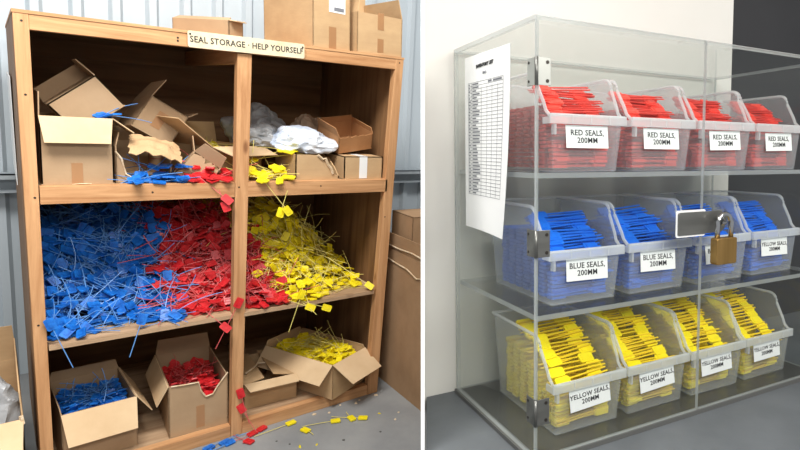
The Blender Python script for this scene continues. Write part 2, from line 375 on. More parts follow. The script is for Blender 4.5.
# upper right bay
bf = cbox('low torn carton under the plastic bags, upper right bay', TR(1.005,.035,S1), .225,.28,.128, {}, mat=CARD,
     torn={'front':[(0,.128),(.06,.128),(.12,.126),(.135,.105),(.15,.112),(.165,.075),(.18,.06),(.19,.03),(.225,.02)],'right':[(0,.02),(.05,.06),(.12,.10),(.28,.128)]}, closed=False)
liner(bf, [(.11,-.003,.127),(.135,-.004,.106),(.15,-.004,.11),(.165,-.004,.076),(.18,-.004,.058),(.192,-.003,.03)], .007)
bh = cbox('small closed carton with white tape band, right end of the upper shelf', TR(1.257,.03,S1), .222,.22,.122, {}, mat=CARD, closed=True)
k = MB(); k.box(.085,.130,-.0014,-.0002,.004,.119); k.box(.085,.130,-.0014,.2,.1222,.1232); part('white_tape', k, WTAPE, bh)
cbox('open tilted carton stacked on the small taped carton, upper right bay', TR(1.262,.12,S1+.126,16,-8,8), .215,.20,.095, {'left':(20,.05),'right':(-12,.03),'back':(-5,.04)}, mat=simple('cardboard_orange', srgb(176,128,84), .85, col2=srgb(158,112,72), nscale=6), torn={'front':jag(0,.215,.088,.004,9)})
def bag(label, M, size, seed, mat, name='plastic_bag', cat='plastic bag', sub=5):
    bm = bmesh.new(); bmesh.ops.create_icosphere(bm, subdivisions=sub, radius=1)
    for v in bm.verts:
        p = v.co.copy()
        n1 = noise.noise(p*1.3+Vector((seed,0,0))); n2 = 1-abs(noise.noise(p*2.6+Vector((0,seed,0))))*2; n3 = 1-abs(noise.noise(p*5+Vector((0,0,seed))))*2
        r_ = 1+.45*n1+.15*n2+.025*n3
        q = p*r_; q.z = max(q.z, -.62)
        v.co = Vector((q.x*size[0], q.y*size[1], (q.z+.62)*size[2]))
    me = bpy.data.meshes.new(name); bm.to_mesh(me); bm.free(); me.materials.append(mat)
    return tag(link(name, me, None, M), label, cat)
bag('crumpled grey plastic bag behind the white bag, upper right bay', TR(.98,.48,S1+.12,0,-6,20), (.14,.13,.13), 3.1, BAGM)
bag('crumpled white plastic bag lying on the low torn carton', TR(1.09,.20,S1+.132,0,4,-10), (.135,.11,.07), 8.4, BAGW)
bag('small grey plastic bag bulging over the carton flap beside the middle post', TR(.93,.30,S1+.15,0,0,30), (.09,.09,.06), 12.7, BAGM)
bag('crumpled brown paper bag between the plastic bags and the tilted carton', TR(1.235,.40,S1+.14,0,0,0), (.09,.07,.10), 21.3, BAGB, 'paper_bag', 'paper bag')
# bottom bays
B0 = .0585
bb = cbox('carton full of blue seals with a wide folded front flap, bottom left bay', TR(.075,.065,B0,0,0,3), .262,.36,.235, {'front':(150,.135),'left':(8,.03),'right':(148,.11),'back':(-6,.05)}, mat=CARD_G)
br = cbox('carton full of red seals with a ragged front, lower left bay beside the middle post', TR(.452,.05,B0,0,0,-3), .245,.40,.255, {'left':(155,.10),'back':(-3,.08)}, mat=CARD_G,
     torn={'front':[(0,.255),(.06,.252),(.12,.25),(.13,.20),(.15,.17),(.18,.175),(.20,.21),(.245,.27)]}, tape=[(.11,.145,.02,.13)])
liner(br, [(.01,-.002,.256),(.06,-.003,.252),(.12,-.003,.25),(.132,-.003,.20),(.15,-.004,.17),(.18,-.004,.176),(.20,-.003,.21),(.244,-.002,.268)], .004)
bq = cbox('half-closed carton with a split lid beside the middle post, bottom right bay', TR(.795,.12,B0,0,0,-4), .262,.36,.135, {'front':(98,.075),'left':(-82,.10),'right':(-78,.12)}, mat=CARD)
liner(bq, [(.03,.10,.150),(.08,.14,.155),(.11,.18,.157),(.15,.17,.155)], .005)
YM = TR(1.192,-.045,.0610,0,-1,24)
by = cbox('carton of yellow seals tilted out of the bottom right bay', YM, .265,.48,.20, {'front':(122,.15),'left':(135,.12),'right':(-4,.02),'back':(4,.03)}, mat=CARD)
# tall cartons to the right of the bookcase
rb = cbox('very tall brown carton standing right of the bookcase', TR(1.575,-.42,.0005,0,0,-1), .50,.62,.86, {'left':(4,.075),'front':(3,.09)}, mat=CARD_D, inner=CARD_D)
liner(rb, [(-.004,.0,.862),(-.006,.12,.858),(-.004,.26,.866),(-.006,.40,.860),(-.004,.60,.862)], .004)
liner(rb, [(-.002,.05,.735),(-.006,.14,.75),(-.004,.20,.735),(-.007,.30,.765),(-.004,.42,.768),(-.006,.60,.785)], .004)
k = MB(); k.box(0,.5,0,.62,.84,.845); part('lid', k, CARD_D, rb)
cbox('small carton on top of the tall brown carton right of the bookcase', TR(1.61,-.10,.8665,0,0,-2), .30,.24,.19, {}, mat=CARD_D, closed=True, tape=[(.10,.14,0,.19)])
# open carton at the left, in front of the bookcase side
lb = cbox('open carton with a crumpled bag inside, left of the bookcase', TR(-.52,-.16,.0005,0,0,0), .48,.62,.425, {'right':(-3,.10),'back':(-4,.16),'front':(140,.18),'left':(100,.15)}, mat=CARD)
liner(lb, [(.474,.0,.425),(.478,-.004,.41),(.474,.0,.44)], .007)
bag('crumpled grey and brown bag inside the open carton left of the bookcase', TR(-.19,.22,.24,0,0,30), (.10,.15,.13), 33.0, BAGM)

# ------------------------------------------------------------ loose seals
NAMES = {'blue':'blue_seal','red':'red_seal','yellow':'yellow_seal'}
def seal_mb(L, hx, hy, hz, bend, side, tw=.0013, th=.001, kink=0):
    m = MB(); c = .12*hy
    P = [(0,-hy/2+c),(c,-hy/2),(hx-c,-hy/2),(hx,-hy/2+c),(hx,hy/2-c),(hx-c,hy/2),(c,hy/2),(0,hy/2-c)]
    m.prism(P, lambda x,y:(x,y,-hz/2), lambda x,y:(x,y,hz/2), 0)
    m.box(hx*.22,hx*.78,-hy*.22,hy*.22,hz/2,hz/2+.0015,0)
    n = 6; pts = []
    for i in range(n+1):
        t = i/n; pts.append(Vector((-t*L, side*t*t*L+kink*math.sin(t*PI)*L, bend*t*t*L)))
    for i in range(n):
        a, b = pts[i], pts[i+1]
        y0 = Vector((0,tw,0)); z0 = Vector((0,0,th))
        m.hexa([a-y0-z0,b-y0-z0,b+y0-z0,a+y0-z0,a-y0+z0,b-y0+z0,b+y0+z0,a+y0+z0], 1)
    return m
def seal_variants(k, n=8, seed=1):
    r = random.Random(seed); out = []
    for i in range(n):
        mb = seal_mb(r.uniform(.14,.20), r.uniform(.044,.054), r.uniform(.032,.038), .007, r.uniform(-.25,.2), r.uniform(-.2,.2), kink=r.uniform(-.08,.08))
        out.append((mb, mb.mesh(k+'_seal', SEALC[k])))
    return out
VAR = {k: seal_variants(k) for k in SEALC}
def pose(p, n_, yaw, tilt_x, tilt_y, s=1.0):
    z = Vector(n_).normalized(); x = Vector((1,0,0)); x = (x-z*x.dot(z)).normalized(); y = z.cross(x)
    B = Matrix((x,y,z)).transposed().to_4x4()
    return Matrix.Translation(p) @ B @ Euler((tilt_x,tilt_y,yaw),'ZYX').to_matrix().to_4x4() @ Matrix.Diagonal((s,s,s,1))
def ok_heap(mb, M):
    for v in mb.v:
        p = M @ Vector(v)
        if p.x < .022 or p.x > 1.468 or p.y > .99: return False
        if p.z < .6325 and p.y > -.008: return False
        if p.y < .048 and .698 < p.x < .782 and p.y > -.003: return False
        if p.y < .048 and (p.x < .05 or p.x > 1.42): return False
    return True
def ok_in(w_, d_):
    return lambda mb, M: all(.007 < v[0] < w_-.007 and .007 < v[1] < d_-.007 and v[2] > .008 for v in (tuple(M @ Vector(q)) for q in mb.v))
def place(k, M, label, group, ok=None, loc=None):
    ch = R.choice(VAR[k])
    if ok:
        for q_ in range(8):
            if ok(ch[0], M if loc is None else loc): break
            ch = R.choice(VAR[k])
        else: return None
    me = ch[1]
    o = bpy.data.objects.new(NAMES[k], me); C.objects.link(o); o.matrix_world = M
    return tag(o, label, 'security seal', group)
def stuff_seals(k, Ms, name, label, extra=None, ok=None):
    m = MB()
    if extra: extra(m)
    for M in Ms:
        mb = R.choice(VAR[k])[0]
        if ok and not ok(mb, M):
            mb = R.choice(VAR[k])[0]
            if not ok(mb, M): continue
        b = len(m.v)
        m.v += [tuple(M @ Vector(v)) for v in mb.v]; m.f += [tuple(b+i for i in f) for f in mb.f]; m.m += mb.m
    o = link(name, m.mesh(name, SEALC[k])); o['kind'] = 'stuff'; tag(o, label, 'security seals'); return o

def sm(t): t = max(0,min(1,t)); return t*t*(3-2*t)
def y_front(x):   # where the foot of the heap meets the board
    return .02+.085*math.exp(-((x-.32)/.14)**2)+.05*math.exp(-((x-.62)/.08)**2)+.10*sm((x-1.06)/.3)
def H(x, y):
    t = (y-y_front(x))/.44
    h = .40*(.35*max(0,min(1,t))+.65*sm(t))
    if x > 1.02: h *= max(0, 1-((x-1.02)/.47)**1.7)
    h *= 1+.10*noise.noise(Vector((x*4,y*4,2)))
    return .632+max(0,h)
def Hn(x, y):
    e = .02; return Vector((-(H(x+e,y)-H(x-e,y))/(2*e), -(H(x,y+e)-H(x,y-e))/(2*e), 1)).normalized()
def colour_at(x, y):
    n1 = .05*noise.noise(Vector((x*6,y*6,9)))
    b1 = .50+n1-.05*(y-.1); b2 = .97+n1*1.6-.30*y
    b1 += R.gauss(0,.018); b2 += R.gauss(0,.02)
    return 'blue' if x < b1 else ('red' if x < b2 else 'yellow')
HEAP = {'blue':'blue plastic seal in the loose blue heap on the middle shelf','red':'red plastic seal in the loose red heap on the middle shelf','yellow':'yellow plastic seal in the loose yellow heap on the middle shelf'}
HG = {k: k+' seals heaped on the middle shelf' for k in NAMES}
quota = {'blue':140,'red':140,'yellow':140}
count = {k:0 for k in quota}
tries = 0
def clampx(x): return max(.075, min(1.41, x))
while tries < 14000 and any(count[k] < quota[k] for k in quota):
    tries += 1
    x = R.uniform(.06,1.43); y = y_front(x)-.005+R.uniform(.0,.60)
    if R.random() > (1.0 if y < .42 else .4): continue
    k = colour_at(x,y)
    if count[k] >= quota[k]: continue
    xx = clampx(x); z = H(xx,y)+R.uniform(.004,.034)
    yaw = R.uniform(0,2*PI)
    # keep straps from running out through the sides
    d_ = Vector((-math.cos(yaw),-math.sin(yaw)))
    if xx+d_.x*.15 < .05 or xx+d_.x*.15 > 1.44: yaw += PI; d_ = -d_
    if y+d_.y*.17 < .0 and R.random() < .96: yaw = -yaw
    M = pose((xx,max(y,.012),z), Hn(xx,y), yaw, R.gauss(0,.55), R.gauss(0,.35))
    for dz in (0,.010,.022):
        if place(k, Matrix.Translation((0,0,dz)) @ M, HEAP[k], HG[k], ok_heap): count[k] += 1; break
# deeper, uncountable part of the heaps
for k in quota:
    Ms = []
    for _ in range(9000):
        if len(Ms) >= 700: break
        x = R.uniform(.06,1.43); y = R.uniform(y_front(x)+.01,.93)
        if colour_at(x,y) != k: continue
        xx = max(.09,min(1.39,x)); yaw = R.uniform(0,2*PI)
        if xx-math.cos(yaw)*.15 < .04 or xx-math.cos(yaw)*.15 > 1.45: yaw += PI
        if y-math.sin(yaw)*.15 < .0 or y-math.sin(yaw)*.15 > .97: yaw = -yaw
        zz = max(.6365, H(xx,y)-R.uniform(-.004,.065)); low = zz < .66
        Ms.append(pose((xx,y,zz), (0,0,1) if low else Hn(xx,y), yaw, R.gauss(0,.02 if low else .3), 0 if low else R.gauss(0,.22)))
    rng = {'blue':(.024,.49),'red':(.49,.90),'yellow':(.90,1.44)}[k]
    def core(m, rng=rng):
        nx, ny = 16, 26; g = []
        for j in range(ny+1):
            for i in range(nx+1):
                u = rng[0]+(rng[1]-rng[0])*i/nx; y = .03+(.955-.03)*j/ny
                uu = u-(.30*(y-.2) if (k != 'blue' and i == 0 and 0) else 0)
                g.append((uu,y,max(.6315,H(uu,y)-.075)))
        kx = nx+1
        m.add(g, [(j*kx+i,j*kx+i+1,(j+1)*kx+i+1,(j+1)*kx+i) for j in range(ny) for i in range(nx) if min(g[j*kx+i][2], g[j*kx+i+1][2]) > .655], 0)
    stuff_seals(k, Ms, k+'_seal_heap', 'deeper mass of the '+k+' seal heap on the middle shelf', core, ok_heap)

# seals in the open cartons (local frame of each carton)
def fill(k, M, w_, d_, base, amp, n_top, n_deep, what):
    n_top = int(n_top*1.6); n_deep *= 2
    inv = M
    def h(u, v): return base+amp*(math.sin(PI*min(1,max(0,u)))*math.sin(PI*min(1,max(0,.15+v*.8))))+.012*noise.noise(Vector((u*5,v*5,base*9)))
    lab = k+' plastic seal lying loose in the '+what
    grp = k+' seals in the '+what
    for i in range(n_top):
        u, v = R.uniform(.10,.90), R.uniform(.10,.92)
        yaw = math.atan2(-(.5-v), -(.5-u))+R.gauss(0,.9)   # straps point inwards
        p = Vector((u*w_, v*d_, h(u,v)+R.uniform(.002,.02)))
        ex = p+Vector((-math.cos(yaw),-math.sin(yaw),0))*.16
        for q_ in range(60):
            hd = p-(ex-p).normalized()*.058
            if all(.016 < e_.x < w_-.016 and .02 < e_.y < d_-.016 for e_ in (ex,hd)): break
            yaw = R.uniform(0, 2*PI); ex = p+Vector((-math.cos(yaw),-math.sin(yaw),0))*(.165-.0008*q_)
        else: continue
        place(k, inv @ pose(p, (0,0,1), yaw, R.gauss(0,.4), R.gauss(-.05,.16), .86), lab, grp, ok_in(w_, d_), pose(p, (0,0,1), yaw, 0, 0, .86))
    Ms = []
    for i in range(n_deep):
        u, v = R.uniform(.12,.88), R.uniform(.10,.90); p = Vector((u*w_, v*d_, h(u,v)-R.uniform(0,.02)))
        yaw = math.atan2(p.y-d_/2, p.x-w_/2)+R.gauss(0,.5)
        Ms.append(pose(p, (0,0,1), yaw, R.gauss(0,.3), R.gauss(0,.12)))
    def core(m):
        nx = ny = 10; g = [(.008+(w_-.016)*i/nx, .008+(d_-.016)*j/ny, h(i/nx,j/ny)-.018) for j in range(ny+1) for i in range(nx+1)]
        m.add(g, [(j*11+i,j*11+i+1,(j+1)*11+i+1,(j+1)*11+i) for j in range(ny) for i in range(nx)], 0)
    o = stuff_seals(k, Ms, k+'_seal_heap', 'deeper mass of '+k+' seals in the '+what, core, ok_in(w_, d_)); o.matrix_world = M
fill('blue', bb.matrix_world, .262,.36,.165,.04,40,80,'carton with the folded front flap')
fill('red', br.matrix_world, .245,.40,.165,.04,40,80,'ragged carton in the bottom bay')
fill('yellow', by.matrix_world, .265,.48,.165,.045,45,80,'tilted carton in the bottom right bay')
fill('yellow', be.matrix_world, .27,.34,.095,.02,12,20,'low carton behind the middle post')

# spills on the upper shelf, each with tag and strap as parts
def seal_thing(k, M, label, group=None, L=.15, bend=0., side=0., kink=0., hx=.048, hy=.033):
    t = thing(NAMES[k], label, 'security seal', M, group)
    full = seal_mb(L,hx,hy,.007,bend,side,kink=kink)
    for nm, mi in (('tag',0),('strap',1)):
        m = MB(); m.v = full.v; idx = [i for i in range(len(full.f)) if full.m[i] == mi]
        used = sorted({a for i in idx for a in full.f[i]}); mp = {a:j for j,a in enumerate(used)}
        m.v = [full.v[a] for a in used]; m.f = [tuple(mp[a] for a in full.f[i]) for i in idx]; m.m = [0]*len(idx)
        part(nm, m, SEALC[k][mi], t)
    return t
def spill(k, n, x0, x1, y0, y1, z, hz, what, spread=PI):
    for i in range(n):
        x = R.uniform(x0,x1); y = R.uniform(y0,y1); f_ = (y-y0)/(y1-y0)
        yaw = -PI/2+R.uniform(-spread,spread)*.55   # tags to the front
        M = pose((x,y,z+.006+hz*f_*R.random()+.012*R.random()), (0,-.25*hz/.05,1), yaw, R.gauss(0,.3), R.gauss(0,.14))
        place(k, M, k+' seal spilling over the '+what, k+' seals spilling onto the '+what)
spill('blue', 24, .33,.54,.005,.12, S1, .07, 'upper shelf edge below the torn carton')
spill('red', 24, .535,.70,.01,.14, S1, .08, 'upper shelf edge left of the middle post')
spill('yellow', 22, .80,.96,.005,.14, S1, .085, 'upper shelf edge right of the middle post')
spill('yellow', 6, .965,1.06,.10,.16, S1+.125, .03, 'low torn carton')
spill('blue', 3, .262,.280,.06,.09, S1+.262, .02, 'square carton top edge')
def aimed(p, q, roll=0):  # tag at p, strap ends at q
    p, q = Vector(p), Vector(q); x = (p-q).normalized(); y = Vector((0,-1,0)).cross(x)
    if y.length < .2: y = Vector((0,0,1)).cross(x)
    y.normalize(); z = x.cross(y)
    return Matrix.Translation(p) @ Matrix((x,y,z)).transposed().to_4x4() @ Matrix.Rotation(roll,4,'X'), (q-p).length
def hang(k, p, q, label, roll=0, side=0):
    M, L = aimed(p, q, roll); return seal_thing(k, M, label, L=L, side=side)
hang('yellow', (.925,-.012,1.135), (.975,.01,1.275), 'yellow seal dangling by its strap from the upper shelf edge', 0)
hang('yellow', (.93,-.03,1.142), (.84,-.002,1.272), 'yellow seal hanging over the upper shelf rail behind the dangling one', .4)
hang('red', (.662,-.02,1.205), (.58,.02,1.285), 'red seal hanging over the upper shelf rail beside the middle post', 0)
hang('red', (.668,-.012,1.178), (.64,.01,1.27), 'lower red seal dangling at the upper shelf rail by the middle post', .3)
# hanging from the middle shelf edge
hang('blue', (.062,-.02,.700), (.115,-.035,.535), 'blue seal whose strap hangs below the middle shelf at its left end')
hang('blue', (.345,.0,.655), (.30,-.03,.53), 'blue seal whose strap hangs below the middle shelf centre')
hang('red', (.655,-.02,.60), (.60,.02,.66), 'red seal drooping over the middle shelf edge left of the post')
hang('red', (.72,-.012,.665), (.625,-.035,.49), 'red seal with its strap hanging down beside the middle post')
hang('yellow', (1.02,-.012,.655), (.955,-.04,.50), 'yellow seal with a pale strap hanging below the middle shelf')
hang('yellow', (1.13,-.03,.600), (1.03,.0,.640), 'yellow seal pointing out over the middle shelf edge at the lower right')
hang('yellow', (1.045,-.025,.618), (.95,.02,.66), 'yellow seal drooping over the middle shelf edge below the red ones')
hang('yellow', (1.40,.02,.672), (1.25,.18,.80), 'long yellow seal at the right foot of the yellow heap')
# on the floor along the plinth
F = .006
def floor_seal(k, u, v, a, label, L=.15, side=.1, rx=0):
    return seal_thing(k, TR(u,v,F+.002,rx,0,a), label, L=L, side=side)
floor_seal('blue', .615,-.035,200, 'blue seal on the floor at the far left of the trail', .12)
floor_seal('blue', .655,-.06,15, 'blue seal on the floor lying across the first blue one', .11,-.2,10)
floor_seal('blue', .685,-.03,-160, 'blue seal on the floor closest to the red seals', .10,.3)
floor_seal('blue', .60,-.075,185, 'lowest blue seal on the floor under the plinth', .10,-.1)
floor_seal('red', .765,-.045,20, 'red seal on the floor just right of the blue ones', .09,.3)
floor_seal('red', .815,-.03,25, 'red seal on the floor closest to the yellow trail', .11,-.2)
floor_seal('red', .74,-.075,-60, 'red seal on the floor with its strap curling towards the viewer', .14,.3)
hang('red', (.755,-.012,.12), (.80,-.05,.02), 'red seal hanging on the foot of the middle post')
hang('red', (.745,-.014,.20), (.775,-.03,.06), 'upper red seal hanging at the foot of the middle post')
floor_seal('yellow', .945,-.055,8, 'yellow seal first in the floor trail beside the red ones', .16,.05)
floor_seal('yellow', 1.135,-.155,-20, 'yellow seal in the middle of the floor trail', .14,-.08)
floor_seal('yellow', 1.265,-.205,-35, 'yellow seal on the floor in front of the tilted carton', .14,.1)
floor_seal('yellow', 1.235,-.165,-90, 'short yellow seal at the right end of the floor trail', .05,.1)
floor_seal('yellow', 1.01,-.18,110, 'loose yellow seal scrap on the floor below the trail', .04,.2)
for i,(x_,y_,s_,k_) in enumerate(((1.10,-.03,.012,0),(1.17,-.06,.010,0),(1.33,-.05,.012,0),(1.36,-.03,.009,0),(1.46,-.03,.013,0),(1.42,-.32,.009,0),(1.30,-.38,.007,1),(.90,-.22,.008,1),(1.12,-.34,.009,1),(.86,-.16,.006,1),(1.00,-.30,.010,2),(.93,-.27,.014,2),(1.38,-.22,.01,2),(1.47,-.27,.008,0),(1.25,-.02,.008,0))):
    m = MB(); r_ = random.Random(i); n = 7
    P = [((.6+.6*r_.random())*s_*math.cos(2*PI*j/n), (.5+.6*r_.random())*s_*(.5 if k_==2 else 1)*math.sin(2*PI*j/n)) for j in range(n)]
    m.prism(P, lambda x,y:(x,y,0), lambda x,y:(x*.7,y*.7,s_*.35))
    o = part('floor_scrap', m, [TORN, BASEM, SEALC['yellow'][0]][k_], M=TR(x_,y_,.0008,0,0,40*i))
    tag(o, ['pale cardboard crumb on the grey floor before the bookcase','dark speck of grit on the grey floor before the bookcase','yellow plastic chip on the grey floor before the bookcase'][k_], 'scrap', ['cardboard crumbs on the floor','dark specks on the floor','yellow chips on the floor'][k_])

# ============================================================ THE CABINET ROOM (right)
MR = Matrix(((.9712016,.2381981,-.0053991,.7785166),(-.2362888,.9658302,.1064875,-1.9595453),(.0305797,-.1021451,.9942994,.8886370),(0,0,0,1)))
MR = MR.to_quaternion().to_matrix().to_4x4(); MR.translation = (.7785166,-1.9595453,.8886370)
def RT(*a): return MR @ TR(*a)
m = MB(); m.prism([(-.088,.4645),(-.40,-.40),(3.2,-.40),(3.2,.499),(1.168,.499),(1.168,.4645)], lambda x,y:(x,y,-.045), lambda x,y:(x,y,0))
o = struct('trim_bench', m, BENCH, MR)
o['label'] = 'grey bench top carrying the acrylic cabinet'
m = MB(); m.hexa([(-.110,.4655,-1.2),(1.165,.4655,-1.2),(1.165,.735,-1.2),(.06,.735,-1.2),(-.067,.4655,2.2),(1.165,.4655,2.2),(1.165,.735,2.2),(.09,.735,2.2)])
struct('wall_back.001', m, WHITE, MR)
m = MB(); m.box(1.1655,3.6,.50,.55,-1.2,2.2)
struct('wall_dark', m, DARKW, MR)

m = MB(); m.prism([(-.12,.4645),(-.60,-1.0),(-1.6,-3.4),(3.2,-3.4),(3.2,.4645)], lambda x,y:(x,y,1.95), lambda x,y:(x,y,1.99))
struct('ceiling_lamp_shield', m, WHITE, MR)  # unseen ceiling slab, added to keep the store lamp off this room

# ---- acrylic cabinet
CW, CD, CH = 1.0571, .4533, 1.0
Z1, Z2 = .6615, .3405
cab = thing('acrylic_cabinet', 'clear acrylic cabinet with three shelves and hinged locked doors on a grey bench', 'cabinet', MR)
T = .010
def acr(name, x0,x1,y0,y1,z0,z1, mat=ACR, parent=None):
    """slab whose two broad faces are clear and whose narrow faces are polished edges"""
    m = MB(); m.box(x0,x1,y0,y1,z0,z1)
    d_ = (x1-x0,y1-y0,z1-z0); a = d_.index(min(d_))
    # face order of hexa: z-,z+,y-,x+,y+,x-
    ax = [2,2,1,0,1,0]; m.m = [0 if q == a else 1 for q in ax]
    return part(name, m, [mat, ACREDGE], parent or cab)
acr('side_panel', 0,T,0.001,CD-T,.012,CH-T)
acr('side_panel', CW-T,CW,0.001,CD-T,.012,CH-T)
acr('back_panel', 0,CW,CD-T,CD,.012,CH-T)
acr('top_panel', 0,CW,0,CD,CH-T,CH)
m = MB(); m.box(-.006,CW+.006,-.008,CD,.0005,.0115); part('base_panel', m, [BASEM], cab)
acr('bottom_panel', T,CW-T,.001,CD-T,.012,.016, ACRSHELF)
for z in (Z1, Z2): acr('shelf', T+.0005,CW-T-.0005,.006,CD-T-.001,z-.012,z, ACRSHELF)
XS = .511
acr('door', .0,XS-.0015,-.0075,-.0005,.014,CH-.002)
acr('door', XS+.0015,CW,-.0075,-.0005,.014,CH-.002)
for z in (.88,.506,.124):
    h = bpy.data.objects.new('hinge', None); C.objects.link(h); h.parent = cab; h.location = (0,-.008,z)
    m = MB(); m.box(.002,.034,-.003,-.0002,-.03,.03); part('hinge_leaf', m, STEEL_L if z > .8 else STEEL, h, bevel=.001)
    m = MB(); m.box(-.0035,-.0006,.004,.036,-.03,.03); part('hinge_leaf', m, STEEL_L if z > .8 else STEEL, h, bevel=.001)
    m = MB(); m.tube([(-.002,-.002,-.03),(-.002,-.002,.03)], .004, 10); part('hinge_pin', m, STEEL, h, smooth=True)
    for sz in (-.02,.02):
        m = MB(); m.cyl((.025,-.003,sz),(0,-1,0),.004,.0012,10); part('hinge_screw', m, DARKMET, h)
        m = MB(); m.cyl((-.0035,.028,sz),(-1,0,0),.003,.0012,10); part('hinge_screw', m, DARKMET, h)
hs = bpy.data.objects.new('hasp', None); C.objects.link(hs); hs.parent = cab; hs.location = (0,-.0085,.527)
def rrect(x0,x1,z0,z1,r0,r1):
    P = []
    for (cx_,cz_,a0,r_) in ((x1-r1,z1-r1,0,r1),(x0+r0,z1-r0,90,r0),(x0+r0,z0+r0,180,r0),(x1-r1,z0+r1,270,r1)):
        for k in range(6): a = rad(a0+18*k); P.append((cx_+r_*math.cos(a), cz_+r_*math.sin(a)))
    return P
m = MB(); m.prism(rrect(.414,.52,-.036,.034,.006,.006), lambda x,z:(x,0,z), lambda x,z:(x,-.0015,z)); part('hasp_backing', m, WTAPE, hs)
m = MB(); m.prism(rrect(.419,.596,-.030,.029,.005,.0285), lambda x,z:(x,-.002,z), lambda x,z:(x,-.006,z)); part('hasp_plate', m, STEEL, hs, bevel=.001)
m = MB(); m.tube([(.562,-.002,-.006),(.562,-.024,-.006),(.562,-.030,.0),(.562,-.024,.014),(.562,-.002,.014)], .004, 8); part('staple', m, CHROME, hs, smooth=True)
# padlock hanging in the hasp
pk = thing('padlock', 'brass padlock with a steel shackle hanging from the cabinet hasp', 'padlock', RT(.563,-.036,.452))
m = MB(); m.prism(rrect(-.038,.038,-.036,.034,.006,.006), lambda x,z:(x,-.012,z), lambda x,z:(x,.012,z)); part('lock_body', m, BRASS, pk, bevel=.002)
pts = [(-.026,0,.034),(-.026,0,.070)]+[(.026*math.cos(rad(a)),0,.070+.026*math.sin(rad(a))) for a in range(165,0,-15)]+[(.026,0,.070),(.026,0,.034)]
m = MB(); m.tube(pts, .0068, 12); part('shackle', m, CHROME, pk, smooth=True)
for z in (-.012,.008):
    m = MB(); m.cyl((.038,0,z),(1,0,0),.003,.002,8); part('rivet', m, DARKMET, pk)

# seal list taped to the cabinet side
pp = thing('paper_list', 'white printed list with a ruled table on the left side of the acrylic cabinet', 'paper', RT(-.0012,.37,.508,0,0,-90))
m = MB(); N = 8
def psurf(u, v):  # u 0..1 towards the front, v 0..1 upward ; a sheet that stands off a little at its lower front corner
    return (u*.262, -.001-.022*(u**2)*(1-v)**2, v*.455-.004*u)
top = [psurf(i/N,j/N) for j in range(N+1) for i in range(N+1)]; bot = [(a,b+.0006,c) for a,b,c in top]
q = len(top); k9 = N+1
fs = [(j*k9+i,j*k9+i+1,(j+1)*k9+i+1,(j+1)*k9+i) for j in range(N) for i in range(N)]
m.add(top+bot, fs+[tuple(reversed([q+a for a in f])) for f in fs])
part('sheet', m, PAPER, pp, smooth=True)
def pstrip(m, u0,u1,v0,v1,n=6):
    for i in range(n):
        a, b = (i/n,(i+1)/n); ua, ub = u0+(u1-u0)*a, u0+(u1-u0)*b; va, vb = v0+(v1-v0)*a, v0+(v1-v0)*b
        if abs(u1-u0)*.262 > abs(v1-v0)*.455: cs = [(ua,v0),(ub,v0),(ub,v1),(ua,v1)]
        else: cs = [(u0,va),(u1,va),(u1,vb),(u0,vb)]
        m.add([(lambda p:(p[0],p[1]-.0006,p[2]))(psurf(*c)) for c in cs], [(0,1,2,3)])
m = MB(); rows = 33
for r_ in range(rows+1):
    v = .845-(.845-.20)*r_/rows; pstrip(m, .09,.87,v-.0011,v+.0011)
for u in (.09,.17,.40,.53,.64,.76,.87): pstrip(m, u-.0025,u+.0025,.20,.815 if .17 < u < .87 else .845)
rr = random.Random(3)
for r_ in range(rows):
    v = .845-(.845-.20)*(r_+.5)/rows
    pstrip(m, .10,.10+rr.uniform(.02,.05),v-.004,v+.004,1); pstrip(m, .19,.19+rr.uniform(.08,.19),v-.004,v+.004,1)
    if r_ == 0: pstrip(m, .55,.63,v-.005,v+.005,1); pstrip(m, .66,.84,v-.005,v+.005,1)
part('ruled_table', m, GINK, pp)
text('title', 'INVENTORY LIST', .0125, INK, pp, TR(.125,-.0022,.422,90,0,0), .0004)
text('subtitle', 'SEALS', .008, GINK, pp, TR(.125,-.0022,.402,90,0,0), .0002)

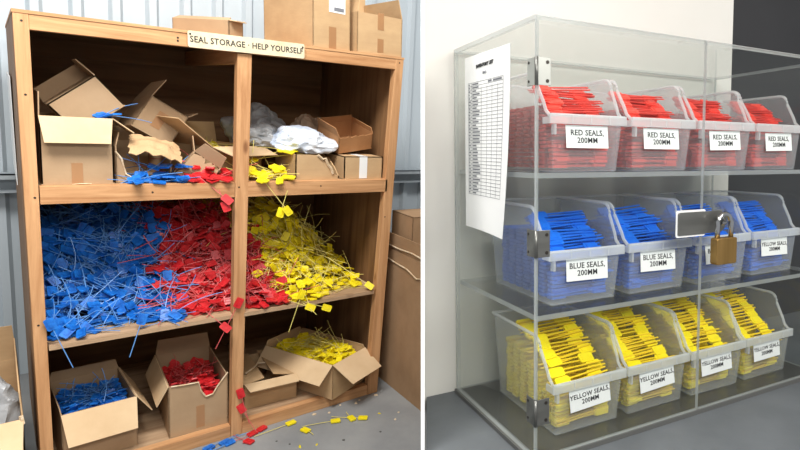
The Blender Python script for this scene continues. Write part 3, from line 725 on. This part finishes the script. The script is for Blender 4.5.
# ---- bins
BW, BD, BH, LIP = .222, .315, .235, .132
def bx(side, z, off=0):   # tapered side wall: x at height z
    i = .016*(1-z/BH)
    return i+off if side < 0 else BW-i-off
def make_bin_meshes():
    prof = [(.012,0),(BD-.010,0),(BD,BH),(.085,BH)]
    for k in range(1,6):
        a = rad(90*k/5); prof.append((.085-.030*math.sin(a)*1.0, BH-.030*(1-math.cos(a))))
    prof += [(.030,LIP+.030),(.022,LIP+.012),(.008,LIP)]
    prof += [(.002,LIP)]
    m = MB(); t = .0022
    for sd in (-1,1):
        m.prism(prof, lambda y,z:(bx(sd,z),y,z), lambda y,z:(bx(sd,z,t),y,z))
    yf = lambda z: .012*(1-z/LIP)
    m.hexa([(bx(-1,0,t),yf(0),0),(bx(1,0,t),yf(0),0),(bx(1,0,t),yf(0)+t,0),(bx(-1,0,t),yf(0)+t,0),
            (bx(-1,LIP,t),yf(LIP),LIP),(bx(1,LIP,t),yf(LIP),LIP),(bx(1,LIP,t),yf(LIP)+t,LIP),(bx(-1,LIP,t),yf(LIP)+t,LIP)])
    yb = lambda z: BD-.010*(1-z/BH)
    m.hexa([(bx(-1,0,t),yb(0)-t,0),(bx(1,0,t),yb(0)-t,0),(bx(1,0,t),yb(0),0),(bx(-1,0,t),yb(0),0),
            (bx(-1,BH,t),yb(BH)-t,BH),(bx(1,BH,t),yb(BH)-t,BH),(bx(1,BH,t),yb(BH),BH),(bx(-1,BH,t),yb(BH),BH)])
    m.box(bx(-1,0,t),bx(1,0,t),.014,BD-.013,0,t)
    shell = m.mesh('shell', BINM)
    r = MB(); path = [(y,z) for y,z in prof[2:-1]]
    L = [(bx(-1,z,-.002),y,z) for y,z in path]; Rr = [(bx(1,z,-.002),y,z) for y,z in reversed(path)]
    r.tube(L+[(.004,-.003,LIP)]+[(BW-.004,-.003,LIP)]+Rr, .0042, 6, True)
    rim = r.mesh('rim', RIMM)
    b = MB(); b.box(-.001,BW+.001,-.0065,-.0015,LIP-.020,LIP+.003)
    for x_ in (.06,.115,.17): b.box(x_-.001,x_+.001,-.0085,-.0066,LIP-.019,LIP+.001)
    b.box(.0,.004,-.0015,.03,LIP-.020,LIP-.004); b.box(BW-.004,BW,-.0015,.03,LIP-.020,LIP-.004)
    b.box(.012,.018,-.003,.010,LIP-.045,LIP-.0205)
    lip = b.mesh('front_lip', RIMM)
    return shell, rim, lip
SHELL, RIM, LIPM = make_bin_meshes()
LBL = MB(); LBL.box(-.062,.062,-.0008,0,-.027,.027); LBLM = LBL.mesh('bin_label', PAPER)
# neat seals: tag at one end, twin strap running across the bin
def neat_mesh(k):
    m = MB(); hx, hy, hz = .044,.027,.0068; c = .004
    P = [(0,-hy/2+c),(c,-hy/2),(hx-c,-hy/2),(hx,-hy/2+c),(hx,hy/2-c),(hx-c,hy/2),(c,hy/2),(0,hy/2-c)]
    m.prism(P, lambda x,y:(x,y,-hz/2), lambda x,y:(x,y,hz/2), 0)
    m.box(.006,.036,-.008,.008,hz/2,hz/2+.001,0)
    for y0 in (-.008,.003):
        m.hexa([(hx,y0,-.0012),(.165,y0+.002,-.0012),(.165,y0+.006,-.0012),(hx,y0+.004,-.0012),(hx,y0,.0012),(.165,y0+.002,.0012),(.165,y0+.006,.0012),(hx,y0+.004,.0012)], 1)
    return m
NEAT = {k: neat_mesh(k) for k in SEALR}
NEATM = {k: NEAT[k].mesh(k+'_seal', SEALR[k]) for k in SEALR}
ROWN = {'red':'top','blue':'middle','yellow':'bottom'}
X0 = {'red':(.067,.309,.546,.783),'blue':(.067,.306,.545,.783),'yellow':(.080,.310,.540,.768)}
ORD = ('first','second','third','fourth')
POSN = ('by the hinges','second from the hinges','just right of the door split','farthest from the hinges')
TXT = {('blue',3):'YELLOW SEALS,\n200MM'}
rb_ = random.Random(11)
for k, zs in (('red',Z1),('blue',Z2),('yellow',.016)):
    for i, x0 in enumerate(X0[k]):
        M = RT(x0,.048,zs+.0008,0,0,(0,.6,-.5,.3)[i])
        t = thing('storage_bin', 'frosted plastic bin of %s seals on the %s shelf, %s' % (k, ROWN[k], POSN[i]), 'storage bin', M, 'frosted bins in the acrylic cabinet')
        link('shell', SHELL, t); link('rim', RIM, t); link('front_lip', LIPM, t)
        lb_ = link('bin_label', LBLM, t, TR(.110+rb_.uniform(-.004,.004),.0025,.083,-5,rb_.uniform(-1.5,1.5)-(2 if k=='yellow' else 0),0))
        text('lettering', TXT.get((k,i), k.upper()+' SEALS,\n200MM'), .0190 if k != 'yellow' and (k,i) != ('blue',3) else .0165, INK, lb_, TR(0,-.0011,0,90,0,0), .00022)
        g = '%s seals stacked in the %s bin of the %s shelf' % (k, ORD[i], ROWN[k])
        lab = '%s seal stacked neatly in the %s shelf bin %s' % (k, ROWN[k], POSN[i])
        lays = []
        nlow = 3
        for j in range(nlow): lays.append((.040+.002*j, .022+.034*j, 0))            # seen through the front wall
        nsh = 9
        for j in range(nsh):
            f_ = j/(nsh-1)
            lays.append((.042+{'red':.08,'blue':.11,'yellow':.18}[k]*f_, .112+{'red':.088,'blue':.085,'yellow':.104}[k]*(.5*f_+.5*math.sin(f_*PI/2)), 1))
        for j, (y, z, tp) in enumerate(lays):
            for sd in (0,1):
                zz = z+(.0 if sd else .0042)+rb_.uniform(-.001,.001); yy = y+rb_.uniform(-.006,.006)+(.004 if sd else 0)
                tilt = (36 if tp else 0)+rb_.uniform(-4,4)
                if sd == 0: Ml = TR(.034+rb_.uniform(-.010,.010),yy,zz,tilt,rb_.uniform(-3,2),rb_.uniform(-6,6))
                else: Ml = TR(BW-.033+rb_.uniform(-.010,.010),yy,zz,-tilt,rb_.uniform(-3,2),180+rb_.uniform(-6,6))
                o = bpy.data.objects.new(NAMES[k], NEATM[k]); C.objects.link(o); o.matrix_world = M @ Ml
                tag(o, lab, 'security seal', g)
        # the packed rows behind and below, seen only through the frosted walls
        m = MB()
        for row in range(7):
            y = .044+row*.040
            for j in range(18):
                z = .012+j*.0098
                if z > .098+.088*min(1,max(0,(y-.05)/{'red':.07,'blue':.10,'yellow':.17}[k]))-.026: break
                for sd in (0,1):
                    Ml = TR(.030,y+rb_.uniform(-.005,.005),z+.003*sd,0,0,rb_.uniform(-3,3)) if sd == 0 else TR(BW-.028,y+rb_.uniform(-.005,.005),z+.003,0,0,180+rb_.uniform(-3,3))
                    b = len(m.v); src = NEAT[k]
                    m.v += [tuple(Ml @ Vector(v)) for v in src.v]; m.f += [tuple(b+a for a in f) for f in src.f]; m.m += src.m
        o = link('packed_seals', m.mesh('packed_seals', SEALR[k]), None, M); o['kind'] = 'stuff'
        tag(o, 'packed %s seals deeper in the %s shelf bin %s' % (k, ROWN[k], POSN[i]), 'security seals')

# ============================================================ light
def area(name, M, sx, sy, power, col=(1,1,1)):
    l = bpy.data.lights.new(name, 'AREA'); l.shape = 'RECTANGLE'; l.size = sx; l.size_y = sy; l.energy = power; l.color = col
    o = bpy.data.objects.new(name, l); C.objects.link(o); o.matrix_world = M; return o
def look(p, q):
    p, q = Vector(p), Vector(q); return Matrix.Translation(p) @ (q-p).to_track_quat('-Z','Y').to_matrix().to_4x4()
area('ceiling_lamp_store', look((.2,-1.65,4.0),(.7,0,.8)), 2.4, 1.0, 255, (1,.975,.94))
area('ceiling_lamp_bench', MR @ look((.3,-1.8,1.76),(.5,.3,.2)), 2.6, .40, 74, (1,.98,.95))
wd = bpy.data.worlds.new('room_light'); SC.world = wd; wd.use_nodes = True
wd.node_tree.nodes['Background'].inputs[0].default_value = (.93,.96,1,1); wd.node_tree.nodes['Background'].inputs[1].default_value = .42

# ============================================================ camera
cd = bpy.data.cameras.new('camera'); cam = bpy.data.objects.new('camera', cd); C.objects.link(cam)
Rm = Matrix(((.7207332846,.0469666260,-.6916195981),(-.6885640352,.1638509489,-.7064222788),(.0801442565,.9853664306,.1504323621)))
cam.matrix_world = Matrix.Translation((-.0706,-2.7466,1.6655)) @ Rm.to_4x4()
cd.sensor_width = 36; cd.lens = 554.879*36/800; cd.shift_x = -.1628637; cd.shift_y = -.0287134
cd.clip_start = .02; cd.clip_end = 60
SC.camera = cam
SC.view_settings.view_transform = 'Standard'; SC.view_settings.look = 'None'; SC.view_settings.gamma = 1
SC.view_settings.exposure = 0.0
SC.cycles.transparent_max_bounces = 48; SC.cycles.max_bounces = 8
SC.cycles.caustics_reflective = False; SC.cycles.caustics_refractive = False
